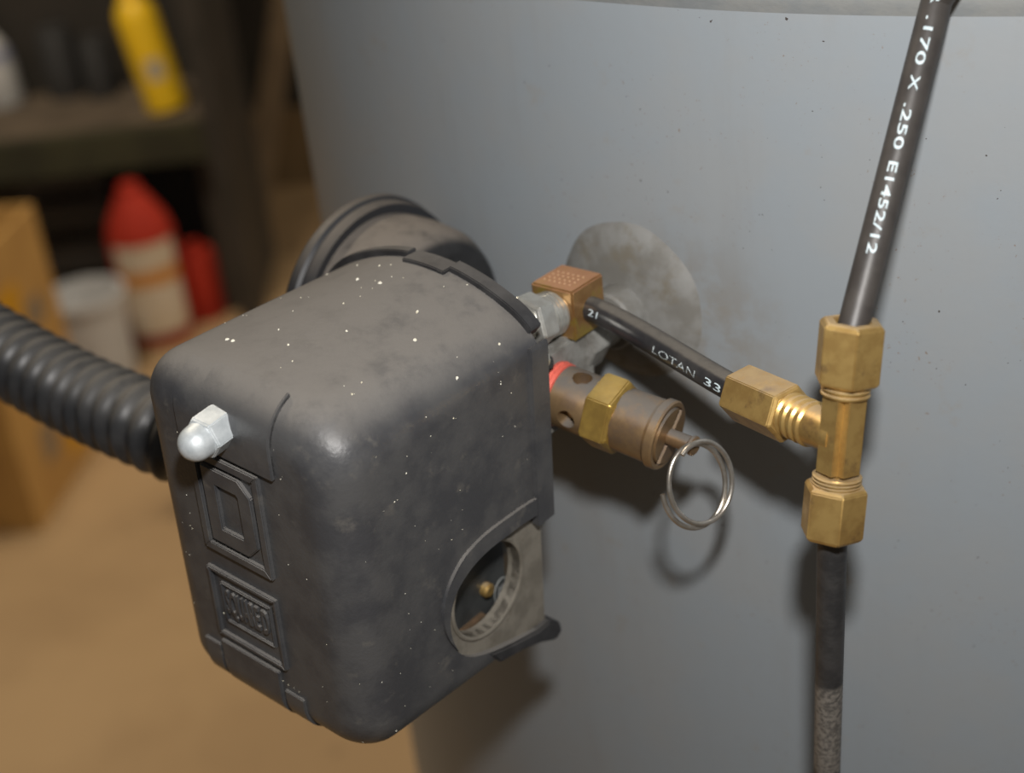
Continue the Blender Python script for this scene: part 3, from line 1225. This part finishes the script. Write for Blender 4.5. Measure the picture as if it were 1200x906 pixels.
# ------------------------------------------------------------------ corrugated conduit
cpts_px = [(185, 503), (90, 461), (0, 411), (-90, 352), (-200, 275)]
ctrl = [CV.p(-27.5, HD, HV)] + [CV.p(-40, HD, HV + .5)] + [SW.p(*on_plane(SW, x, y, -80 - k * 1.5)) for k, (x, y) in enumerate(cpts_px)]
ctrl += [ctrl[-1] + np.array(q) for q in ((-.07, .06, .015), (-.15, .14, -.03), (-.22, .24, -.17), (-.27, .34, -.42), (-.30, .42, -.70))]


def catmull(P, n=40):
    P = [2 * P[0] - P[1]] + list(P) + [2 * P[-1] - P[-2]]
    out = []
    for i in range(1, len(P) - 2):
        for t in np.linspace(0, 1, n, endpoint=False):
            a, b, c_, d = P[i - 1], P[i], P[i + 1], P[i + 2]
            out.append(.5 * (2 * b + (c_ - a) * t + (2 * a - 5 * b + 4 * c_ - d) * t * t + (3 * b - a - 3 * c_ + d) * t ** 3))
    out.append(P[-2])
    return out


cp = catmull(ctrl, 60)
cum = [0]
for a, b in zip(cp, cp[1:]):
    cum.append(cum[-1] + np.linalg.norm(b - a) * 1000)
LC = cum[-1]
PITCH = 6.4
npt = int(LC / PITCH * 8)
res = []
j = 0
for i in range(npt + 1):
    s = LC * i / npt
    while j < len(cum) - 2 and cum[j + 1] < s:
        j += 1
    t = (s - cum[j]) / max(1e-9, cum[j + 1] - cum[j])
    res.append(cp[j] + (cp[j + 1] - cp[j]) * t)


def corr(q):
    s = q * LC / PITCH
    k = .5 + .5 * cos(2 * pi * s)
    return 10.5 + 2.1 * k ** .8


cd = obj('flexible_conduit', MB().sweep(res, corr, 40), M_conduit, smooth=60)
tag(cd, 'black corrugated flexible conduit entering the side of the pressure switch cover', 'conduit')

# ------------------------------------------------------------------ crumbs and flecks lying about
mb = MB()
me = cover.data
cand = [(np.array(p.center) + np.array(PARENT_LOC[switch.name]), np.array(p.normal), p.area) for p in me.polygons]
top = [c for c in cand if c[1][2] > .55 and (c[0] - CAM) @ c[1] < 0]
sid = [c for c in cand if c[1][2] <= .55 and (c[0] - CAM) @ c[1] < 0]


def fleck(c, nn, s):
    fr_ = axis_frame(c, nn, ref=(.3, .8, .52))
    k = random.randint(5, 7)
    ph = random.random() * 6
    st = random.uniform(.5, 1.0)
    b = [(s * random.uniform(.6, 1.1) * cos(ph + 2 * pi * i / k), s * st * random.uniform(.6, 1.1) * sin(ph + 2 * pi * i / k)) for i in range(k)]
    vv = [fr_.p(x, y, -.05) for x, y in b] + [fr_.p(x * .6, y * .6, s * .45) for x, y in b]
    ff = [tuple(range(k, 2 * k))] + [(i, (i + 1) % k, k + (i + 1) % k, k + i) for i in range(k)]
    mb.add(vv, ff)


def pick(lst):
    w = [c[2] for c in lst]
    c = random.choices(lst, w)[0]
    jit = np.array([random.uniform(-1, 1) for _ in range(3)])
    jit = jit - (jit @ c[1]) * c[1]
    return c[0] + jit * .0006, c[1]


for _ in range(95):
    c, nn = pick(top)
    fleck(c, nn, random.choice((.18, .22, .28, .36, .45, .65)))
for _ in range(170):
    c, nn = pick(sid)
    fleck(c, nn, random.choice((.1, .13, .16, .2, .27)))
fk = obj('debris_flecks', mb, M_fleck, smooth=0)
tag(fk, 'pale crumbs and flecks of debris scattered over the black cover', 'debris')
fk['kind'] = 'stuff'

# ------------------------------------------------------------------ the workshop behind
M_yellow = mat('yellow_plastic', (.92, .60, .02), None, 10, .4)
M_lab = mat('label_grey', (.45, .42, .36), None, 10, .6)
M_white = mat('white_plastic', (.62, .63, .64), (.52, .54, .56), 12, .5)
M_blue = mat('blue_label', (.10, .14, .34), None, 10, .5)
M_red = mat('red_plastic', (.42, .035, .018), (.34, .028, .016), 14, .7, spec=.2)
M_cream = mat('cream_label', (.62, .55, .45), (.55, .46, .34), 16, .6)
M_orange = mat('orange_band', (.55, .24, .05), None, 10, .6)
M_cardb = mat('cardboard', (.58, .35, .11), (.50, .29, .09), 9, .85)
M_print2 = mat('yellow_box_print', (.66, .34, .01), None, 9, .7)
M_greyp = mat('grey_box_print', (.30, .23, .15), None, 9, .8)
M_green = mat('weathered_green_timber', (.045, .045, .022), (.03, .03, .016), 12, .85)
M_tan = mat('dusty_timber', (.13, .10, .07), (.09, .07, .05), 10, .85)
M_post = mat('dark_steel_post', (.028, .026, .022), (.04, .035, .03), 10, .6)
M_can = mat('dark_can', (.045, .047, .050), (.035, .035, .036), 10, .5)

SHZ = .40
SHY = float(at_z(236, 140, SHZ)[1])                          # shelf height and front
xL = at_z(-120, 140, SHZ)[0]
xR = float(at_y(236, 150, SHY)[0])
shelf = thing('storage_shelf', (xR - .5, SHY + .2, 0), 'low dark shelf with a green edged board holding bottles', 'shelf')
obj('shelf_board', wbox(MB(), xL - .3, xR, SHY + .02, SHY + .30, SHZ - .03, SHZ), M_tan, shelf, smooth=0)
obj('edge_board', wbox(MB(), xL - .3, xR, SHY, SHY + .02, SHZ - .075, SHZ - .004), M_green, shelf, smooth=0)
for lx_ in (xL - .25, xR - .03):
    for ly_ in (SHY + .04, SHY + .26):
        obj('leg', wbox(MB(), lx_, lx_ + .03, ly_, ly_ + .03, 0, SHZ - .03), M_post, shelf, smooth=0)
tag(obj('back_board', wbox(MB(), xL - .3, xR, SHY + .31, SHY + .33, 0, 1.7), M_post, smooth=0), 'wide dark board standing behind the low shelf and its bottles', 'board')
tag(obj('upright_board', wbox(MB(), xR + .003, xR + .038, SHY - .01, SHY + .33, 0, 1.7), M_post, smooth=0), 'tall dark upright board closing the end of the low shelf', 'board')


def upright(fr_o, prof, m, seg=40, tilt=None):
    z = np.array([0, 0, 1.]) if tilt is None else nrm(tilt)
    return MB().lathe(axis_frame(fr_o, z, ref=(1, 0, 0)), prof, seg)


# yellow bottle leaning on the shelf
bb = at_z(198, 128, SHZ)
bb[2] = SHZ + .004
tl = (-.13, .0, 1)
yb = thing('yellow_bottle', bb, 'bright yellow bottle standing on the dark shelf', 'bottle')
obj('bottle_body', upright(bb, [(0, 34), (4, 38), (168, 38), (188, 34), (204, 22)], M_yellow, tilt=tl), M_yellow, yb)
obj('bottle_cap', upright(bb, [(202, 19), (228, 18), (234, 14)], M_yellow, tilt=tl), M_yellow, yb)
LFm = axis_frame(bb, tl, ref=(1, 0, 0))
v, f = [], []
for i in range(9):
    a = -pi / 2 - .15 + .75 * i / 8
    for z in (62, 100):
        v.append(LFm.p(38.6 * cos(a), 38.6 * sin(a), z))
f = [(2 * i, 2 * i + 2, 2 * i + 3, 2 * i + 1) for i in range(8)]
obj('bottle_label', MB().add(v, f), M_lab, yb, smooth=60)

# white bottle with a blue band at the shelf's far end
bb = at_z(8, 122, SHZ)
bb[2] = SHZ
wb = thing('white_bottle', bb, 'white bottle with a blue band on the dark shelf', 'bottle')
obj('bottle_body', upright(bb, [(0, 36), (5, 38), (95, 38), (120, 30), (140, 18)], M_white, tilt=(-.06, 0, 1)), M_white, wb)
obj('bottle_band', upright(bb, [(88, 38.4), (106, 36.5)], M_blue, tilt=(-.06, 0, 1)), M_blue, wb)
obj('bottle_cap', upright(bb, [(138, 16), (168, 15)], M_white, tilt=(-.06, 0, 1)), M_white, wb)

for (px, py, rr, hh, lab) in ((80, 112, 34, 120, 'dark grey can on the shelf beside the white bottle'), (122, 112, 30, 100, 'dark grey can on the shelf beside the yellow bottle')):
    bb = at_z(px, py, SHZ)
    bb[2] = SHZ
    cn = thing('storage_can', bb, lab, 'can')
    obj('can_body', upright(bb, [(0, rr), (hh, rr), (hh + 6, rr - 3)], M_can), M_can, cn)
    obj('can_lid', upright(bb, [(hh + 5, rr - 6), (hh + 14, rr - 6)], M_can), M_can, cn)

# red container with pale label on the floor
bb = at_z(192, 392, 0)
bb[2] = 0
rb = thing('red_container', bb, 'red container with a pale banded label and tapered top on the floor', 'container')
obj('container_body', upright(bb, [(0, 58), (6, 62), (212, 62), (240, 54), (275, 34), (290, 24)], M_red), M_red, rb)
obj('container_cap', upright(bb, [(288, 22), (304, 20), (308, 15)], M_red), M_red, rb)
RFm = axis_frame(bb, (0, 0, 1), ref=(1, 0, 0))


def wrap(name, z0, z1, a0, a1, r, m, par, fr_):
    v = []
    for i in range(17):
        a = a0 + (a1 - a0) * i / 16
        for z in (z0, z1):
            v.append(fr_.p(r * cos(a), r * sin(a), z))
    return obj(name, MB().add(v, [(2 * i, 2 * i + 2, 2 * i + 3, 2 * i + 1) for i in range(16)]), m, par, smooth=60)


wrap('container_label', 28, 205, -pi / 2 - .75, -pi / 2 + 1.25, 62.6, M_cream, rb, RFm)
wrap('label_band', 125, 155, -pi / 2 - .75, -pi / 2 + 1.25, 63.0, M_orange, rb, RFm)

bb = at_z(243, 368, 0)
bb[2] = 0
r2 = thing('red_can', bb, 'plain dark red can on the floor beside the labelled red container', 'can')
obj('can_body', upright(bb, [(0, 40), (125, 40), (135, 34)], M_red), M_red, r2)
obj('can_spout', upright(bb, [(133, 16), (152, 14)], M_red), M_red, r2)

# white bucket
bb = at_z(122, 440, 0)
bb[2] = 0
bk = thing('white_bucket', bb, 'white plastic bucket on the floor between the cardboard box and red container', 'bucket')
mbk = MB().lathe(axis_frame(bb, (0, 0, 1), ref=(1, 0, 0)), [(0, 60), (165, 70), (165, 66), (8, 57)], 48)
obj('bucket_body', mbk, M_white, bk)
obj('bucket_rim', MB().lathe(axis_frame(bb, (0, 0, 1), ref=(1, 0, 0)), [(155, 70.5), (155, 74), (166, 74), (166, 70)], 48, cap=False), M_white, bk)
# dark crate behind it
c0 = at_z(105, 395, 0)
cr = thing('dark_crate', (c0[0], c0[1] + .12, 0), 'dark grey slatted crate on the floor behind the white bucket', 'crate')
cx0, cx1, cy0, cy1 = c0[0] - .09, c0[0] + .07, c0[1] + .1, c0[1] + .3
for z in (.02, .10, .18, .26):
    obj('slat', wbox(MB(), cx0, cx1, cy0, cy0 + .012, z, z + .06), M_can, cr, smooth=0)
for x in (cx0, cx1 - .02):
    obj('corner_post', wbox(MB(), x, x + .02, cy0 + .012, cy0 + .032, 0, .33), M_can, cr, smooth=0)
    obj('corner_post', wbox(MB(), x, x + .02, cy1 - .02, cy1, 0, .33), M_can, cr, smooth=0)
    obj('side_slat', wbox(MB(), x, x + .02, cy0 + .032, cy1 - .02, .1, .3), M_can, cr, smooth=0)

# cardboard box
bf = at_z(48, 622, 0)
br = at_z(114, 520, 0)
ex = nrm((br - bf) * np.array([1, 1, 0]))
ln = np.linalg.norm(br - bf)
ey = np.array([-ex[1], ex[0], 0])
ztop = HC + ray(62, 236)[2] * ((br[1]) / ray(62, 236)[1])
BXF = Fr((bf[0], bf[1], 0), ex, ey, (0, 0, 1))
bx = thing('cardboard_box', (bf[0], bf[1], 0), 'tall open cardboard box with yellow print on the floor', 'box')
hz = ztop * 1000
lb = ln * 1000
for nm_, a in (('side_panel', (0, lb, 0, 5)), ('end_panel', (0, 5, 5, 300)), ('end_panel', (lb - 5, lb, 5, 300)), ('side_panel', (0, lb, 300, 305))):
    obj(nm_, MB().box(BXF, *a, 0, hz), M_cardb, bx, smooth=0)
obj('bottom_panel', MB().box(BXF, 5, lb - 5, 5, 300, 0, 5), M_cardb, bx, smooth=0)
mb = MB()
v = [BXF.p(0, 0, hz), BXF.p(5, 0, hz), BXF.p(5, 305, hz), BXF.p(0, 305, hz), BXF.p(-70, 0, hz + 30), BXF.p(-66, 0, hz + 33), BXF.p(-66, 305, hz + 33), BXF.p(-70, 305, hz + 30)]
mb.add(v, [(0, 1, 2, 3), (4, 7, 6, 5), (0, 4, 5, 1), (1, 5, 6, 2), (2, 6, 7, 3), (3, 7, 4, 0)])
obj('flap', mb, M_cardb, bx, smooth=0)
for a, c, m in (((.18, .52), (.55, .83), M_print2), ((.55, .80), (.62, .72), M_greyp), ((.62, .86), (.08, .30), M_print2), ((.30, .5), (.16, .3), M_greyp)):
    obj('box_print', MB().box(BXF, lb * a[0], lb * a[1], -.8, .2, hz * c[0], hz * c[1]), m, bx, smooth=0)

# leaning timber, panel
a0_ = at_z(296, 272, 0)
a1_ = at_y(328, 40, a0_[1] + .12)
lean = MB()
LF2 = axis_frame(a0_, a1_ - a0_, ref=(1, 0, 0))
lean.box(LF2, -26, 26, -12, 12, 12, np.linalg.norm(a1_ - a0_) * 1000 + 300)
lo_ = obj('leaning_board', lean, mat('pale_timber', (.26, .19, .115), (.20, .145, .09), 10, .85), smooth=0)
tag(lo_, 'narrow tan timber board leaning beside the shelf', 'board')
py_ = 3.3
p1 = at_y(296, 200, py_)
pz = at_y(340, 128, py_)[2]
pn_ = obj('plywood_sheet', wbox(MB(), p1[0], p1[0] + .75, py_, py_ + .02, 0, float(pz)), mat('plywood', (.24, .17, .09), (.18, .125, .065), 6, .85), smooth=0)
tag(pn_, 'dusty brown plywood sheet standing behind the leaning board', 'sheet')
